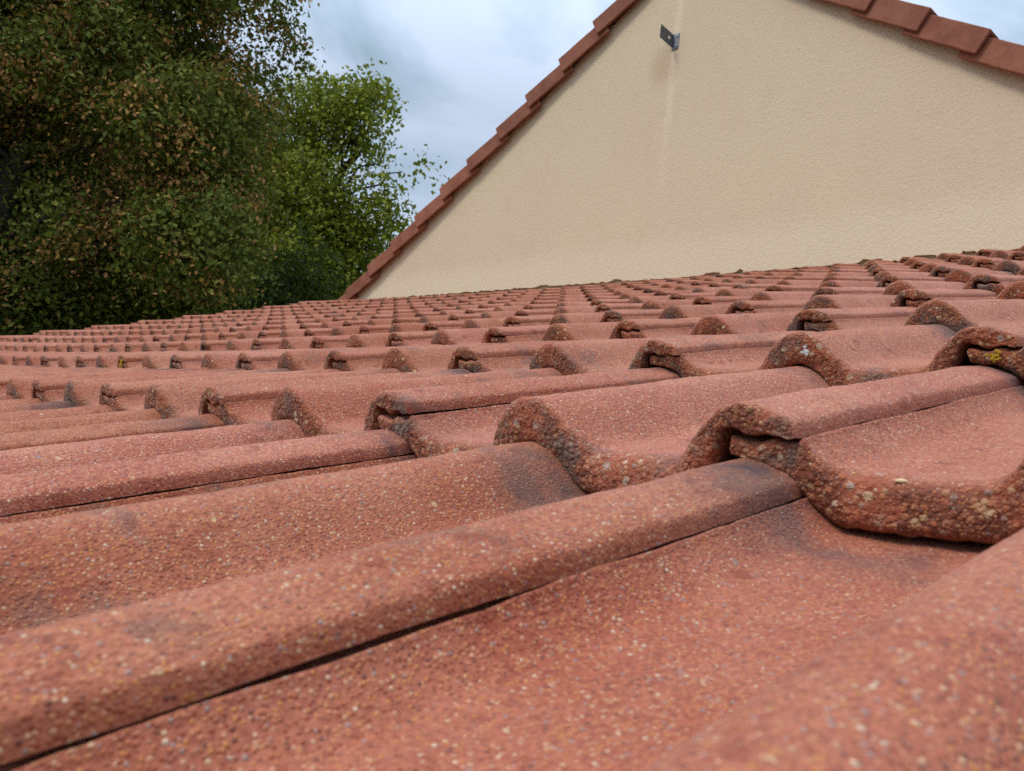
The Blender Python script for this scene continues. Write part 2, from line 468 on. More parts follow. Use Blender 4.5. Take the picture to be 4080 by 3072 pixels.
def tile_mesh(seed, msub, nv, nring, vend):
    """one interlocking double-roll tile, local x up the slope from its butt, y across, z up"""
    top = catmull([a for a, b in PAIRS], msub) / 1000; bot = catmull([b for a, b in PAIRS], msub) / 1000
    P = len(top)
    r = 0.0085
    rows = []; edge = []; head = []
    pan = np.clip((-22 - top[:, 1] * 1000) / 9.0, 0, 1) * np.clip((0.262 - top[:, 1 - 1]) / 0.01, 0, 1)
    tk = np.linalg.norm(top - bot, axis=1)
    rc = r * (0.48 + 1.2 * pan) * np.clip(tk / 0.016, 0.25, 1.0)
    ss = np.linspace(0, 1, nv) ** 1.25
    for q in ss[::-1]:
        v = rc + (vend - rc) * q
        rows.append(np.column_stack([v, top[:, 0], top[:, 1] - TAN_T * v]))
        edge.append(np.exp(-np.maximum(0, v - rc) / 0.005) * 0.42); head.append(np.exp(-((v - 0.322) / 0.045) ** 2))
    th_ = np.linspace(0, 1, nring)
    for t in th_[1:-1][::-1]:
        q = bot + (top - bot) * t
        t0 = 0.45 - 0.28 * pan
        x = np.clip((t - t0) / (1 - t0), 0, 1)
        off = rc * (1 - np.sqrt(np.maximum(0, 1 - x * x))) + 0.0025 * max(0, (0.15 - t) / 0.15) ** 2
        rows.append(np.column_stack([off, q[:, 0], q[:, 1] - TAN_T * off]))
        edge.append(np.full(P, 0.42 + 0.58 * min(1.0, (1 - t) / 0.45))); head.append(np.zeros(P))
    for k, v in enumerate(np.concatenate([[0.003, 0.018, 0.04], np.linspace(0.06, vend, max(3, nv // 6))])):
        q = bot.copy()
        if v > 0.03:
            q = top + (bot - top) * np.minimum(1, 0.011 / np.maximum(tk, 1e-6))[:, None]
        rows.append(np.column_stack([np.full(P, v), q[:, 0], q[:, 1] - TAN_T * v]))
        edge.append(np.full(P, 1.0)); head.append(np.zeros(P))
    R_ = len(rows)
    V = np.vstack(rows); E = np.concatenate(edge); H = np.concatenate(head)
    # hand-worn surface: low swells, sandy unevenness, ragged butt and lip edges
    so = np.array([seed * 3.17, seed * 1.71, seed * 2.39])
    d = np.zeros_like(V)
    d[:, 2] += 0.0009 * vnoise(V / 0.045 + so, seed) + 0.00035 * vnoise(V / 0.011 + so, seed + 5)
    butt = np.clip(E * 1.3, 0, 1) * (V[:, 0] < 0.03)
    if msub >= 2:
        for ax in range(3):
            d[:, ax] += butt * (0.0008 * vnoise(V / 0.009 + so, seed + 11 + ax) + 0.0006 * vnoise(V / 0.0045 + so, seed + 21 + ax))
    if msub >= 4:
        for ax in range(3):
            d[:, ax] += 0.00022 * vnoise(V / 0.0042 + so, seed + 31 + ax) + butt * 0.0004 * vnoise(V / 0.003 + so, seed + 41 + ax)
    # torn, drippy lip inside the open roll
    lip = ((V[:, 1] < 0.016) | (V[:, 1] > 0.275)) & (V[:, 0] < 0.010)
    d[:, 2] += np.where(lip & (E > 0.43), 0.0015 * vnoise(V / 0.006 + so, seed + 51), 0)
    V = V + d
    idx = np.arange(R_ * P).reshape(R_, P)
    quads = np.stack([idx[:-1, :-1], idx[:-1, 1:], idx[1:, 1:], idx[1:, :-1]], -1).reshape(-1, 4)
    # close the two long sides between matching rows
    nb = max(3, nv // 6) + 3
    side = []
    for cidx, flip in ((0, False), (P - 1, True)):
        a = idx[:nv, cidx]; b = idx[R_ - nb:, cidx][::-1]
        ai = np.round(np.linspace(0, nv - 1, nb)).astype(int)
        for k in range(nb - 1):
            f = [a[ai[k]], a[ai[k + 1]], b[k + 1], b[k]]
            side.append(f[::-1] if flip else f)
    quads = np.vstack([quads[:, ::-1], np.array(side)])
    return np_mesh('roof_tile', V, quads, [M_TILE], True, None, {'edge': E, 'head': H})


VW = 3.5562
C_TOP = 10
ORD = ['zeroth', 'first', 'second', 'third', 'fourth', 'fifth', 'sixth', 'seventh', 'eighth', 'ninth', 'tenth', 'eleventh', 'twelfth', 'thirteenth',
       'fourteenth', 'fifteenth', 'sixteenth', 'seventeenth', 'eighteenth', 'nineteenth', 'twentieth', 'twenty-first', 'twenty-second', 'twenty-third', 'twenty-fourth']
FIRST_VIS = {-1: -1, 0: -1, 1: 0, 2: 0, 3: 0, 4: 0, 5: 1, 6: 1, 7: 1, 8: 2, 9: 2, 10: 2}
LAST_VIS = {-1: 5, 0: 10, 1: 15, 2: 20, 3: 20}
SPECIAL = {
    (0, -1): 'sandy red roof tile with a thick pebbly butt end, largest and closest of all',
    (1, -1): 'roof tile at the picture edge with yellow lichen inside its open rolled joint',
    (-1, -1): 'blurred red roof tile in the bottom corner, its rounded roll out of focus',
    (-1, 0): 'long out-of-focus roof tile with a smooth broad pan, below the pebbly thick-edged tile',
    (1, 0): 'roof tile with a white crust on its dark rounded butt, beside the yellow lichen',
    (1, 6): 'roof tile with an orange lichen blotch filling its open rolled joint',
}


def tile_label(c, j):
    if SPECIAL.get((c, j)):
        return SPECIAL[(c, j)]
    if c == -2:
        return 'red roof tile, %s out of frame in the course under the lowest one in view' % ORD[j + 3]
    row = 'course touching the cream wall' if c == C_TOP else '%s course below the cream wall' % ORD[C_TOP - c] if c >= 2 else \
        ('lowest course in view', 'second lowest course in view', 'third lowest course in view')[max(0, c + 1)]
    if c >= 2 and j == 20:
        return 'red roof tile at the tree-side roof edge, ' + row
    if c >= 2 and 20 - j <= 10:
        return 'red roof tile, %s in from the tree-side roof edge, %s' % (ORD[21 - j], row)
    k = j - FIRST_VIS.get(c, 0) + 1
    if k < 1:
        return 'roof tile, %s out of frame past the camera end, %s' % (ORD[1 - k], row)
    return 'red roof tile, %s from the camera end, %s' % (ORD[k], row)


NUDGE = {(0, 0): (-0.003, 0.001, 0.0), (0, -1): (-0.002, 0.001, 0.0), (1, 0): (0.003, -0.001, 0.0010), (1, -1): (0.002, -0.001, 0.0010)}
near = {}
mids = [tile_mesh(100 + k, 2, 22, 9, 0.400) for k in range(7)]
fars = [tile_mesh(200 + k, 1, 10, 7, 0.400) for k in range(6)]
tops = [tile_mesh(300 + k, 2, 14, 8, VW - C_TOP * G - 0.006) for k in range(4)]
rj = random.Random(11)
tiles = {}
for c in range(-2, C_TOP + 1):
    j0 = -2
    j1 = LAST_VIS.get(c, 3 if c < -1 else 20)
    for j in range(j0, j1 + 1):
        v, u = c * G, j * TW
        dist = math.hypot(v + 0.36, u + 0.2)
        if c == C_TOP:
            me = tops[rj.randrange(4)]
        elif dist < 1.15 and c >= -1:
            me = tile_mesh(400 + len(near), 5, 64, 15, 0.400); near[(c, j)] = me
        elif dist < 3.0:
            me = mids[rj.randrange(7)]
        else:
            me = fars[rj.randrange(6)] if c < 3 else mids[rj.randrange(7)]
        o = link('roof_tile', me)
        dv = (sag(v + 0.01, u) - sag(v - 0.01, u)) / 0.02
        du = (sag(v, u + 0.16) - sag(v, u + 0.14)) / 0.02
        k = 0.35 if dist < 1.8 else 0.85
        jit = Matrix.Rotation(rj.gauss(0, 0.0030) * k, 4, 'Z') @ Matrix.Rotation(-dv + rj.gauss(0, 0.0020) * k, 4, 'Y') @ Matrix.Rotation(du + rj.gauss(0, 0.0015) * k, 4, 'X')
        ov, ou, on = NUDGE.get((c, j), (0, 0, 0))
        base = Vector((ov, ou, on)) + Vector((v + rj.gauss(0, 0.0022) * k, u + rj.gauss(0, 0.0004), sag(v, u) + rj.uniform(-0.0003, 0.0006)))
        o.matrix_basis = ROOF @ Matrix.Translation(base) @ jit
        tag(o, tile_label(c, j), 'roof tile', 'red double-roll tiles of the lower roof', 'thing')
        tiles[(c, j)] = o


def lump(name, centre, rad, squash, mat, parent, seed, normal=(0, 0, 1), sub=3, rough=0.5, crust=0):
    """a small crusty blob in roof-frame coordinates"""
    bm = bmesh.new()
    bmesh.ops.create_icosphere(bm, subdivisions=sub, radius=1.0)
    if crust:
        bm.free(); bm = bmesh.new()
        rc = random.Random(seed)
        for k in range(crust):
            t_ = bmesh.ops.create_icosphere(bm, subdivisions=2, radius=rc.uniform(0.14, 0.34))['verts']
            a_, q_ = rc.uniform(0, 6.283), abs(rc.gauss(0, 0.5))
            for vv in t_:
                vv.co += Vector((q_ * math.cos(a_), q_ * math.sin(a_), rc.uniform(-0.05, 0.05) + 0.25))
    V = np.array([vv.co[:] for vv in bm.verts])
    nz = 1 + rough * vnoise(V * 1.7 + seed, seed) + rough * 0.6 * vnoise(V * 4.1 + seed, seed + 3)
    q = Vector(normal).to_track_quat('Z', 'Y').to_matrix()
    for vv, s_ in zip(bm.verts, nz):
        co = Vector((vv.co.x * rad[0], vv.co.y * rad[1], vv.co.z * squash)) * float(s_)
        vv.co = q @ co
    me = bm_mesh(name, bm, mat, True)
    o = link(name, me)
    w = Matrix.Translation(roof_pt(*centre)) @ ROOF.to_3x3().to_4x4()
    if parent is not None:
        o.parent = parent
        w = parent.matrix_basis.inverted() @ w
    o.matrix_basis = w
    return o


lump('lichen_patch', (G + 0.001, -0.012, -0.0235), (0.0050, 0.0045), 0.0030, M_LICHEN, tiles[(1, -1)], 3, (-1, 0, 0.2), 3, 0.3, 34)
lump('lichen_patch', (G + 0.0015, 1.797, -0.019), (0.012, 0.012), 0.0035, M_LICHEN, tiles[(1, 6)], 4, (-1, 0, 0.2), 3, 0.3, 46)
lump('white_stain', (G - 0.0005, 0.137, -0.016), (0.0060, 0.0050), 0.0012, M_WHITE, tiles[(1, 0)], 6, (-1, -0.1, 0.2), 3, 0.3, 12)
lump('embedded_pebble', (0.0060, -0.070, -0.0345), (0.0013, 0.0030), 0.0010, M_PEBBLE, tiles[(0, -1)], 9, (0, 0, 1), 2, 0.15)


# ------------------------------------------------------------------ the house: gable wall, roofs, walls
WX, WZ = 3.36202, 1.16092 + Z0          # front face of the gable wall, foot of the render
house = empty('house', (WX, 2.65, 0))
tag(house, 'cream rendered gable wall of a house rising above the lower tiled roof', 'house')


def wall_z(u):                           # foot of the render follows the tiles
    return 0.003 * u + 0.0165 * u * 0.45 - 0.045 + 0.010 * max(0, u - 3)


APEX_U, APEX_Z = 2.63, 1.985
TL, TR = math.tan(math.radians(32.1)), math.tan(math.radians(35.5))


def rake_z(u):
    return APEX_Z - (u - APEX_U) * TL if u > APEX_U else APEX_Z - (APEX_U - u) * TR


def foot_profile():
    pts = []
    r_ = random.Random(5)
    u = 5.80
    while u > -0.35:
        z = FOOT(u)
        chip = 0.0
        pts.append((u, z + r_.gauss(0, 0.0025)))
        u -= r_.uniform(0.012, 0.04)
        if u < 4.2 and r_.random() < 0.10:      # a bit of render broken away
            w_ = r_.uniform(0.03, 0.11); hgt = r_.uniform(0.010, 0.024)
            pts.append((u, FOOT(u) + hgt * 0.5)); pts.append((u - 0.006, FOOT(u) + hgt))
            for k in range(3):
                uu = u - w_ * (k + 1) / 4
                pts.append((uu, FOOT(uu) + hgt * r_.uniform(0.6, 1.1)))
            u -= w_
            pts.append((u + 0.004, FOOT(u) + hgt * 0.7))
    return pts


FU = (0.0, 0.88, 1.18, 1.51, 1.90, 2.33, 2.85, 3.56, 4.44, 5.66, 6.2)
FZ = (-0.082, -0.053, -0.042, -0.034, -0.021, -0.008, 0.008, 0.027, 0.046, 0.077, 0.090)


def FOOT(u):
    # height of the tile tops along the wall, plus a finger of clearance
    return float(np.interp(u, FU, FZ)) - 0.019 - 0.014 * min(1, max(0, (u - 1.6) / 0.8)) if u > 0 else FZ[0] - 0.024 + u * 0.03


fp = foot_profile()
fp = [(u, z) for u, z in fp if u > -0.3 and z < rake_z(u) - 0.003]
fp.append((APEX_U, FOOT(APEX_U)))
fp = sorted(set(fp), key=lambda q: -q[0])
fp = [fp[0]] + [b_ for a_, b_ in zip(fp, fp[1:]) if a_[0] - b_[0] > 0.0015]
fp[0] = (fp[0][0], FOOT(fp[0][0]))
bm = bmesh.new()
LO = [(bm.verts.new((0, u, z)), bm.verts.new((0.016, u, z))) for u, z in fp]
HI = [(bm.verts.new((0, u, max(z + 0.002, rake_z(u)))), bm.verts.new((0.016, u, max(z + 0.002, rake_z(u))))) for u, z in fp]
for i in range(len(fp) - 1):
    bm.faces.new((LO[i][0], LO[i + 1][0], HI[i + 1][0], HI[i][0]))
    bm.faces.new((LO[i][1], HI[i][1], HI[i + 1][1], LO[i + 1][1]))
    bm.faces.new((LO[i][0], LO[i][1], LO[i + 1][1], LO[i + 1][0]))
    bm.faces.new((HI[i][0], HI[i + 1][0], HI[i + 1][1], HI[i][1]))


def part(name, bm_, mat, parent, smooth=False, loc=(0, 0, 0)):
    o = link(name, bm_mesh(name, bm_, mat, smooth))
    o.parent = parent
    o.location = Vector(loc) - Vector(parent.location)
    return o


part('gable_wall', bm, M_RENDER, house, loc=(WX, 0, WZ))


def prism(pts_yz, x0, x1):
    b = bmesh.new()
    a_ = [b.verts.new((x0, y, z)) for y, z in pts_yz]; c_ = [b.verts.new((x1, y, z)) for y, z in pts_yz]
    b.faces.new(a_); b.faces.new(c_[::-1])
    for i in range(len(a_)):
        k = (i + 1) % len(a_)
        b.faces.new((a_[i], c_[i], c_[k], a_[k]))
    return b


# masonry behind the render (seen where it is chipped at the foot)
part('masonry', prism([(5.72, -4.3), (-0.5, -4.3), (-0.5, -0.28), (APEX_U, APEX_Z - 0.03), (5.72, 0.0)], 0.0165, 0.25), M_MORTAR, house, loc=(WX, 0, WZ))
# upper roof slabs running back from the gable
for nm, pts in (('roof_slope', [(APEX_U, APEX_Z - 0.06), (APEX_U, APEX_Z + 0.01), (6.6, rake_z(6.6) + 0.01), (6.6, rake_z(6.6) - 0.06)]),
                ('roof_slope', [(APEX_U - 0.002, APEX_Z - 0.06), (APEX_U - 0.002, APEX_Z + 0.01), (-1.2, rake_z(-1.2) + 0.01), (-1.2, rake_z(-1.2) - 0.06)])):
    part(nm, prism(pts, 0.26, 8.0), M_VERGE, house, loc=(WX, 0, WZ))
part('rear_wall', prism([(5.75, -4.3), (-0.5, -4.3), (-0.5, -0.1), (5.75, -0.1)], 0.26, 7.6), M_WALL, house, loc=(WX, 0, WZ))
# deck of the lower roof and the walls that carry it
vs_ = np.linspace(-1.05, VW + 0.02, 16); us_ = np.linspace(-1.4, 6.26, 30)
VV, UU = np.meshgrid(vs_, us_, indexing='ij')
nn = sag(VV, UU)
topv = np.stack([VV, UU, nn - 0.088], -1).reshape(-1, 3); botv = np.stack([VV, UU, nn - 0.118], -1).reshape(-1, 3)
allv = np.vstack([topv, botv]); Rm = np.array(ROOF)[:3, :3]; Tm = np.array(ROOF)[:3, 3]
allv = allv @ Rm.T + Tm - np.array(house.location)
idx = np.arange(16 * 30).reshape(16, 30); nq = 16 * 30
q1 = np.stack([idx[:-1, :-1], idx[1:, :-1], idx[1:, 1:], idx[:-1, 1:]], -1).reshape(-1, 4)
q2 = (q1 + nq)[:, ::-1]
rim = []
loop = list(idx[0, :]) + list(idx[1:, -1]) + list(idx[-1, :-1][::-1]) + list(idx[1:-1, 0][::-1])
for i in range(len(loop)):
    a_, b_ = loop[i], loop[(i + 1) % len(loop)]
    rim.append((a_, b_, b_ + nq, a_ + nq))
o = link('roof_deck', np_mesh('roof_deck', allv, np.vstack([q1, q2, np.array(rim)]), [M_DECK], False)); o.parent = house
bm = prism([(6.0, 0.0), (-1.2, 0.0), (-1.2, 2.70), (6.0, 2.75)], 0.0, 0.25)
part('eaves_wall', bm, M_WALL, house, loc=(-0.72, 0, 0))
b = bmesh.new()
a_ = [b.verts.new(p_) for p_ in ((-0.468, 5.76, 0), (WX + 0.01, 5.76, 0), (WX + 0.01, 5.76, 4.15), (-0.468, 5.76, 2.86))]
c_ = [b.verts.new((v_.co.x, 5.99, v_.co.z)) for v_ in a_]
b.faces.new(a_); b.faces.new(c_[::-1])
for i in range(4):
    k = (i + 1) % 4
    b.faces.new((a_[i], c_[i], c_[k], a_[k]))
part('side_wall', b, M_WALL, house)

# ------------------------------------------------------------------ verge tiles up both rakes


def verge_mesh(length, seed):
    # local x up the slope, y out from the wall, z up off the slope; outer top corner of the butt at the origin
    prof = [(0, 0), (0, -0.112), (-0.017, -0.112), (-0.019, -0.019), (-0.24, -0.019), (-0.24, 0)]
    b = bmesh.new()
    nx = 9
    rings = []
    for k in range(nx):
        x = length * k / (nx - 1)
        rings.append([b.verts.new((x, y, z)) for y, z in prof])
    for k in range(nx - 1):
        for i in range(len(prof)):
            n_ = (i + 1) % len(prof)
            b.faces.new((rings[k][i], rings[k][n_], rings[k + 1][n_], rings[k + 1][i]))
    b.faces.new(rings[0][::-1]); b.faces.new(rings[-1])
    bmesh.ops.recalc_face_normals(b, faces=b.faces)
    sharp = [e_ for e_ in b.edges if len(e_.link_faces) == 2 and e_.calc_face_angle() > 0.5]
    bmesh.ops.bevel(b, geom=sharp, offset=0.006, segments=2, profile=0.5, affect='EDGES')
    V = np.array([v_.co[:] for v_ in b.verts])
    for ax in range(3):
        nz = 0.0010 * vnoise(V / 0.05 + seed, seed + ax) + 0.0005 * vnoise(V / 0.012 + seed, seed + 9 + ax)
        for v_, q_ in zip(b.verts, nz):
            v_.co[ax] += float(q_)
    return bm_mesh('verge_tile', b, M_VERGE)


vm = [verge_mesh(0.395, 61 + k) for k in range(4)]
rv = random.Random(21)


def verge(side, u, z, slope, label, k):
    o = link('verge_tile', vm[rv.randrange(4)])
    tilt = math.radians(4.0)
    a_ = math.radians(slope) - tilt
    up_ = Vector((0, -math.cos(a_), math.sin(a_))) if side > 0 else Vector((0, math.cos(a_), math.sin(a_)))
    nrm = Vector((0, math.sin(a_), math.cos(a_))) if side > 0 else Vector((0, -math.sin(a_), math.cos(a_)))
    out = Vector((-1, 0, 0))
    mm = Matrix.Identity(4)
    for i in range(3):
        mm[i][0] = up_[i]; mm[i][1] = out[i]; mm[i][2] = nrm[i]
    mm = mm @ Matrix.Rotation(math.radians(-3.6), 4, 'Z')
    mm[0][3] = WX - 0.066 + rv.gauss(0, 0.0015); mm[1][3] = u + rv.gauss(0, 0.003); mm[2][3] = WZ + z + rv.gauss(0, 0.0015)
    # mirror handedness on one side by flipping the mesh axis is avoided: the profile is the same seen from either end
    if mm.to_3x3().determinant() < 0:
        o.data = vm_m[rv.randrange(2)]
        for i in range(3):
            mm[i][1] = -mm[i][1]
    o.matrix_basis = mm
    return tag(o, label, 'verge tile', 'red verge tiles capping the gable')


def mirrored(me):
    m2 = me.copy()
    m2.transform(Matrix.Diagonal((1, -1, 1, 1)))
    m2.flip_normals()
    return m2


vm_m = [mirrored(x) for x in vm[:2]]
WHERE_L = ['foot of the tree-side rake, half hidden behind the lower roof', 'lowest full one of the tree-side rake, above the lower roof']
for k in range(-1, 11):
    u = 5.742 - 0.2712 * k; z = 0.128 + 0.1662 * k + 0.0007 * k * k
    if k < 1:
        lab = 'brown clay verge tile, ' + WHERE_L[k + 1]
    else:
        lab = 'brown clay verge tile, %s up from the foot of the rake beside the trees' % ORD[k + 1]
    verge(1, u, z, 32.2, lab, k)
for k in range(0, 7):
    u = 0.976 - 0.26 + 0.2515 * k; z = 0.907 - 0.190 + 0.1810 * k
    lab = {0: 'clay verge tile of the other rake, cut by the picture edge', 1: 'lowest whole clay verge tile on the rake away from the trees',
           2: 'second whole clay verge tile up on the rake away from the trees', 3: 'clay verge tile cut by the picture top on the rake away from the trees'}.get(
        k, 'brown clay verge tile near the gable peak on the rake away from the trees')
    verge(-1, u, z, 35.8, lab, k)

# ------------------------------------------------------------------ metal bracket on the gable
b = bmesh.new()
W_, H_, T_ = 0.125, 0.082, 0.004
NX, NZ = 14, 10
holes = [(0.045, 0.046, 0.0085), (0.098, 0.058, 0.006)]
# plate with round holes, built as a grid whose cells near a hole snap to its rim
vv = {}
for i in range(NX + 1):
    for k in range(NZ + 1):
        x, z = W_ * i / NX, H_ * k / NZ
        for hx, hz, hr in holes:
            dx, dz = x - hx, z - hz
            d_ = math.hypot(dx, dz)
            if 1e-9 < d_ < hr * 1.0:
                x, z = hx + dx / d_ * hr, hz + dz / d_ * hr
        vv[i, k] = b.verts.new((-x, 0, z - 0.030 * (1 - x / W_) * 0 + 0.018 * x / W_))
for i in range(NX):
    for k in range(NZ):
        cx, cz = W_ * (i + .5) / NX, H_ * (k + .5) / NZ
        if any(math.hypot(cx - hx, cz - hz) < hr * 0.8 for hx, hz, hr in holes):
            continue
        b.faces.new((vv[i, k], vv[i + 1, k], vv[i + 1, k + 1], vv[i, k + 1]))
bmesh.ops.solidify(b, geom=b.faces[:], thickness=T_)
br = empty('metal_bracket', (WX, 2.688, WZ + 1.345))
tag(br, 'small grey metal bracket plate sticking out of the cream gable wall', 'bracket')
o = link('plate', bm_mesh('plate', b, M_ZINC)); o.parent = br; o.rotation_euler = (0, 0, math.radians(-4))
b = bmesh.new()
bmesh.ops.create_cube(b, size=1.0)
for v_ in b.verts:
    v_.co = Vector((v_.co.x * 0.006 - 0.003, v_.co.y * 0.05 - 0.012, v_.co.z * 0.095 + 0.04))
bmesh.ops.bevel(b, geom=b.edges[:], offset=0.0015, segments=1, affect='EDGES')
o = link('wall_flange', bm_mesh('wall_flange', b, M_ZINC)); o.parent = br
for zz in (0.012, 0.07):
    b = bmesh.new()
    bmesh.ops.create_cone(b, cap_ends=True, segments=6, radius1=0.006, radius2=0.005, depth=0.006)
    o = link('bolt', bm_mesh('bolt', b, M_WHITE)); o.parent = br; o.rotation_euler = (0, math.radians(90), 0); o.location = (-0.009, -0.024, zz)

# ------------------------------------------------------------------ bits lying on the tiles


def crumb(v, u, n, size, label, seed, yaw=0.4):
    o = lump('leaf_crumb', (v, u, n), (size, size * 0.55), size * 0.32, M_DEBRIS, None, seed, (0.1, 0.1, 1), 2, 0.5)
    o.matrix_basis = o.matrix_basis @ Matrix.Rotation(yaw, 4, 'Z')
    return tag(o, label, 'leaf crumb')


crumb(0.262, -0.055, -0.0300 - 0.0208, 0.0042, 'tiny dark leaf crumb lying in the pan above the pebbly butt end', 71)
crumb(2 * G - 0.06, 0.205, -0.0545, 0.0035, 'tiny dark crumb lying below the second row of humps near the white crust', 72)

# ------------------------------------------------------------------ ground
gv = [(-900, -900, 0), (900, -900, 0), (900, 900, 0), (-900, 900, 0)]
tag(link('ground', np_mesh('ground', gv, [[0, 1, 2, 3]], [M_GROUND], False)), kind='structure')

# ------------------------------------------------------------------ trees


def limb(path, r0, r1, seg=8):
    path = np.array(path, float); V = []; F = []
    n = len(path)
    for i, p_ in enumerate(path):
        t = path[min(i + 1, n - 1)] - path[max(i - 1, 0)]; t /= np.linalg.norm(t) + 1e-9
        a_ = np.cross(t, (0.31, 0.9, 0.2)); a_ /= np.linalg.norm(a_); c_ = np.cross(t, a_)
        r_ = r0 + (r1 - r0) * i / (n - 1)
        for k in range(seg):
            an = 2 * math.pi * k / seg
            V.append(p_ + (a_ * math.cos(an) + c_ * math.sin(an)) * r_ * (1 + 0.12 * math.sin(3 * an + i)))
    for i in range(n - 1):
        for k in range(seg):
            k2 = (k + 1) % seg
            F.append((i * seg + k, i * seg + k2, (i + 1) * seg + k2, (i + 1) * seg + k))
    return np.array(V), np.array(F)


def wander(a_, b_, n, amp, r_):
    a_, b_ = np.array(a_, float), np.array(b_, float)
    out = []
    for i in range(n + 1):
        t = i / n
        p_ = a_ + (b_ - a_) * t
        p_[2] += math.sin(t * math.pi) * amp * 0.6
        if 0 < i < n:
            p_ = p_ + r_.normal(0, amp * 0.25, 3)
        out.append(p_)
    return out


def tree(name, label, base, lobes, mats, seed, sprays, leaves, size, rust=0.0, trunk_r=0.28, group=None, lean=None, hollow=0.45, gap=-0.42):
    r_ = np.random.default_rng(seed)
    base = np.array(base, float)
    root = empty(name, base); tag(root, label, 'tree', group)
    L = np.array(lobes, float)
    cen = L[:, :3].mean(0)
    # trunk and limbs
    TV, TF, off = [], [], 0
    fork = np.array([cen[0] * .5 + base[0] * .5, cen[1] * .5 + base[1] * .5, max(base[2] + 1.2, L[:, 2].min() + 0.3)])
    topc = np.array([cen[0], cen[1], L[:, 2].max() - 0.6])
    paths = [(wander(base, fork, 6, 0.25, r_), trunk_r * 1.2, trunk_r * .85), (wander(fork, topc, 9, 0.5, r_), trunk_r * .8, 0.05)]
    for x, y, z, rr in L[::2]:
        t = np.clip((z - 1.2 - fork[2]) / max(0.5, topc[2] - fork[2]), 0, 0.85)
        st = fork + (topc - fork) * t
        paths.append((wander(st, np.array((x, y, z)) * .85 + st * .15, 5, 0.3, r_), trunk_r * .16, 0.012))
    for p_, a_, b_ in paths:
        v_, f_ = limb(p_, a_, b_)
        TV.append(v_); TF.append(f_ + off); off += len(v_)
    o = link('trunk', np_mesh('trunk', np.vstack(TV) - base, np.vstack(TF), [M_BARK], True)); o.parent = root
    # crown: drooping sprays of leaves over every lobe
    C_, N_, RU = [], [], []
    w = L[:, 3] ** 2; w = w / w.sum()
    for li, (x, y, z, rr) in enumerate(L):
        ns = max(11, int(sprays * w[li] + 0.5))
        dirs = r_.normal(size=(ns, 3)); dirs /= np.linalg.norm(dirs, axis=1)[:, None]
        rad = rr * (hollow + (1.06 - hollow) * r_.random(ns) ** 0.6)
        c_ = np.array([x, y, z]) + dirs * rad[:, None] * np.array([1, 1, 0.85])
        nz = vnoise(c_ / 0.75 + seed, seed)
        ok = nz > gap
        c_ = c_[ok]; dirs = dirs[ok]
        rz = 0.6 * vnoise(c_ / 1.3 + 31 + seed, seed + 3) + 1.0 * vnoise(c_ / 0.34 + 7, seed + 5)
        C_.append(c_); N_.append(dirs); RU.append(((rz > rust) & (rad[ok] > rr * 0.84)) if rust else np.zeros(len(c_), bool))
    C_ = np.vstack(C_); N_ = np.vstack(N_); RU = np.concatenate(RU)
    S = len(C_)
    spread = size * 2.3
    k = leaves
    g = r_.normal(size=(S, k, 3)) * np.array([spread, spread, spread * .55])
    g += N_[:, None, :] * np.abs(r_.normal(size=(S, k, 1))) * spread * 0.6
    g[..., 2] -= 0.25 * (g[..., 0] ** 2 + g[..., 1] ** 2) / spread
    P_ = (C_[:, None, :] + g).reshape(-1, 3)
    ru = np.repeat(RU, k) & (r_.random(S * k) < 0.90)
    n = len(P_)
    d1 = r_.normal(size=(n, 3)); d1[:, 2] -= 0.5; d1 /= np.linalg.norm(d1, axis=1)[:, None]
    nb_ = np.repeat(N_, k, axis=0) * 0.9 + np.array([0, 0, 0.8]) + r_.normal(size=(n, 3)) * 0.45
    d2 = np.cross(nb_, d1); d2 /= np.linalg.norm(d2, axis=1)[:, None] + 1e-9
    nr = np.cross(d1, d2)
    sz = size * r_.uniform(0.6, 1.25, n) * np.where(ru, 0.8, 1.0)
    a_ = P_ - d1 * sz[:, None] * .5
    b_ = P_ + d2 * (sz * .34)[:, None] + nr * (sz * .10)[:, None]
    c_ = P_ + d1 * sz[:, None] * .55 - nr * (sz * .08)[:, None]
    e_ = P_ - d2 * (sz * .34)[:, None] + nr * (sz * .10)[:, None]
    V = np.stack([a_, b_, c_, e_], 1).reshape(-1, 3) - base
    Q = np.arange(n * 4).reshape(n, 4)
    o = link('crown', np_mesh('crown', V, Q, mats, False, ru.astype(int) if len(mats) > 1 else None)); o.parent = root
    return root


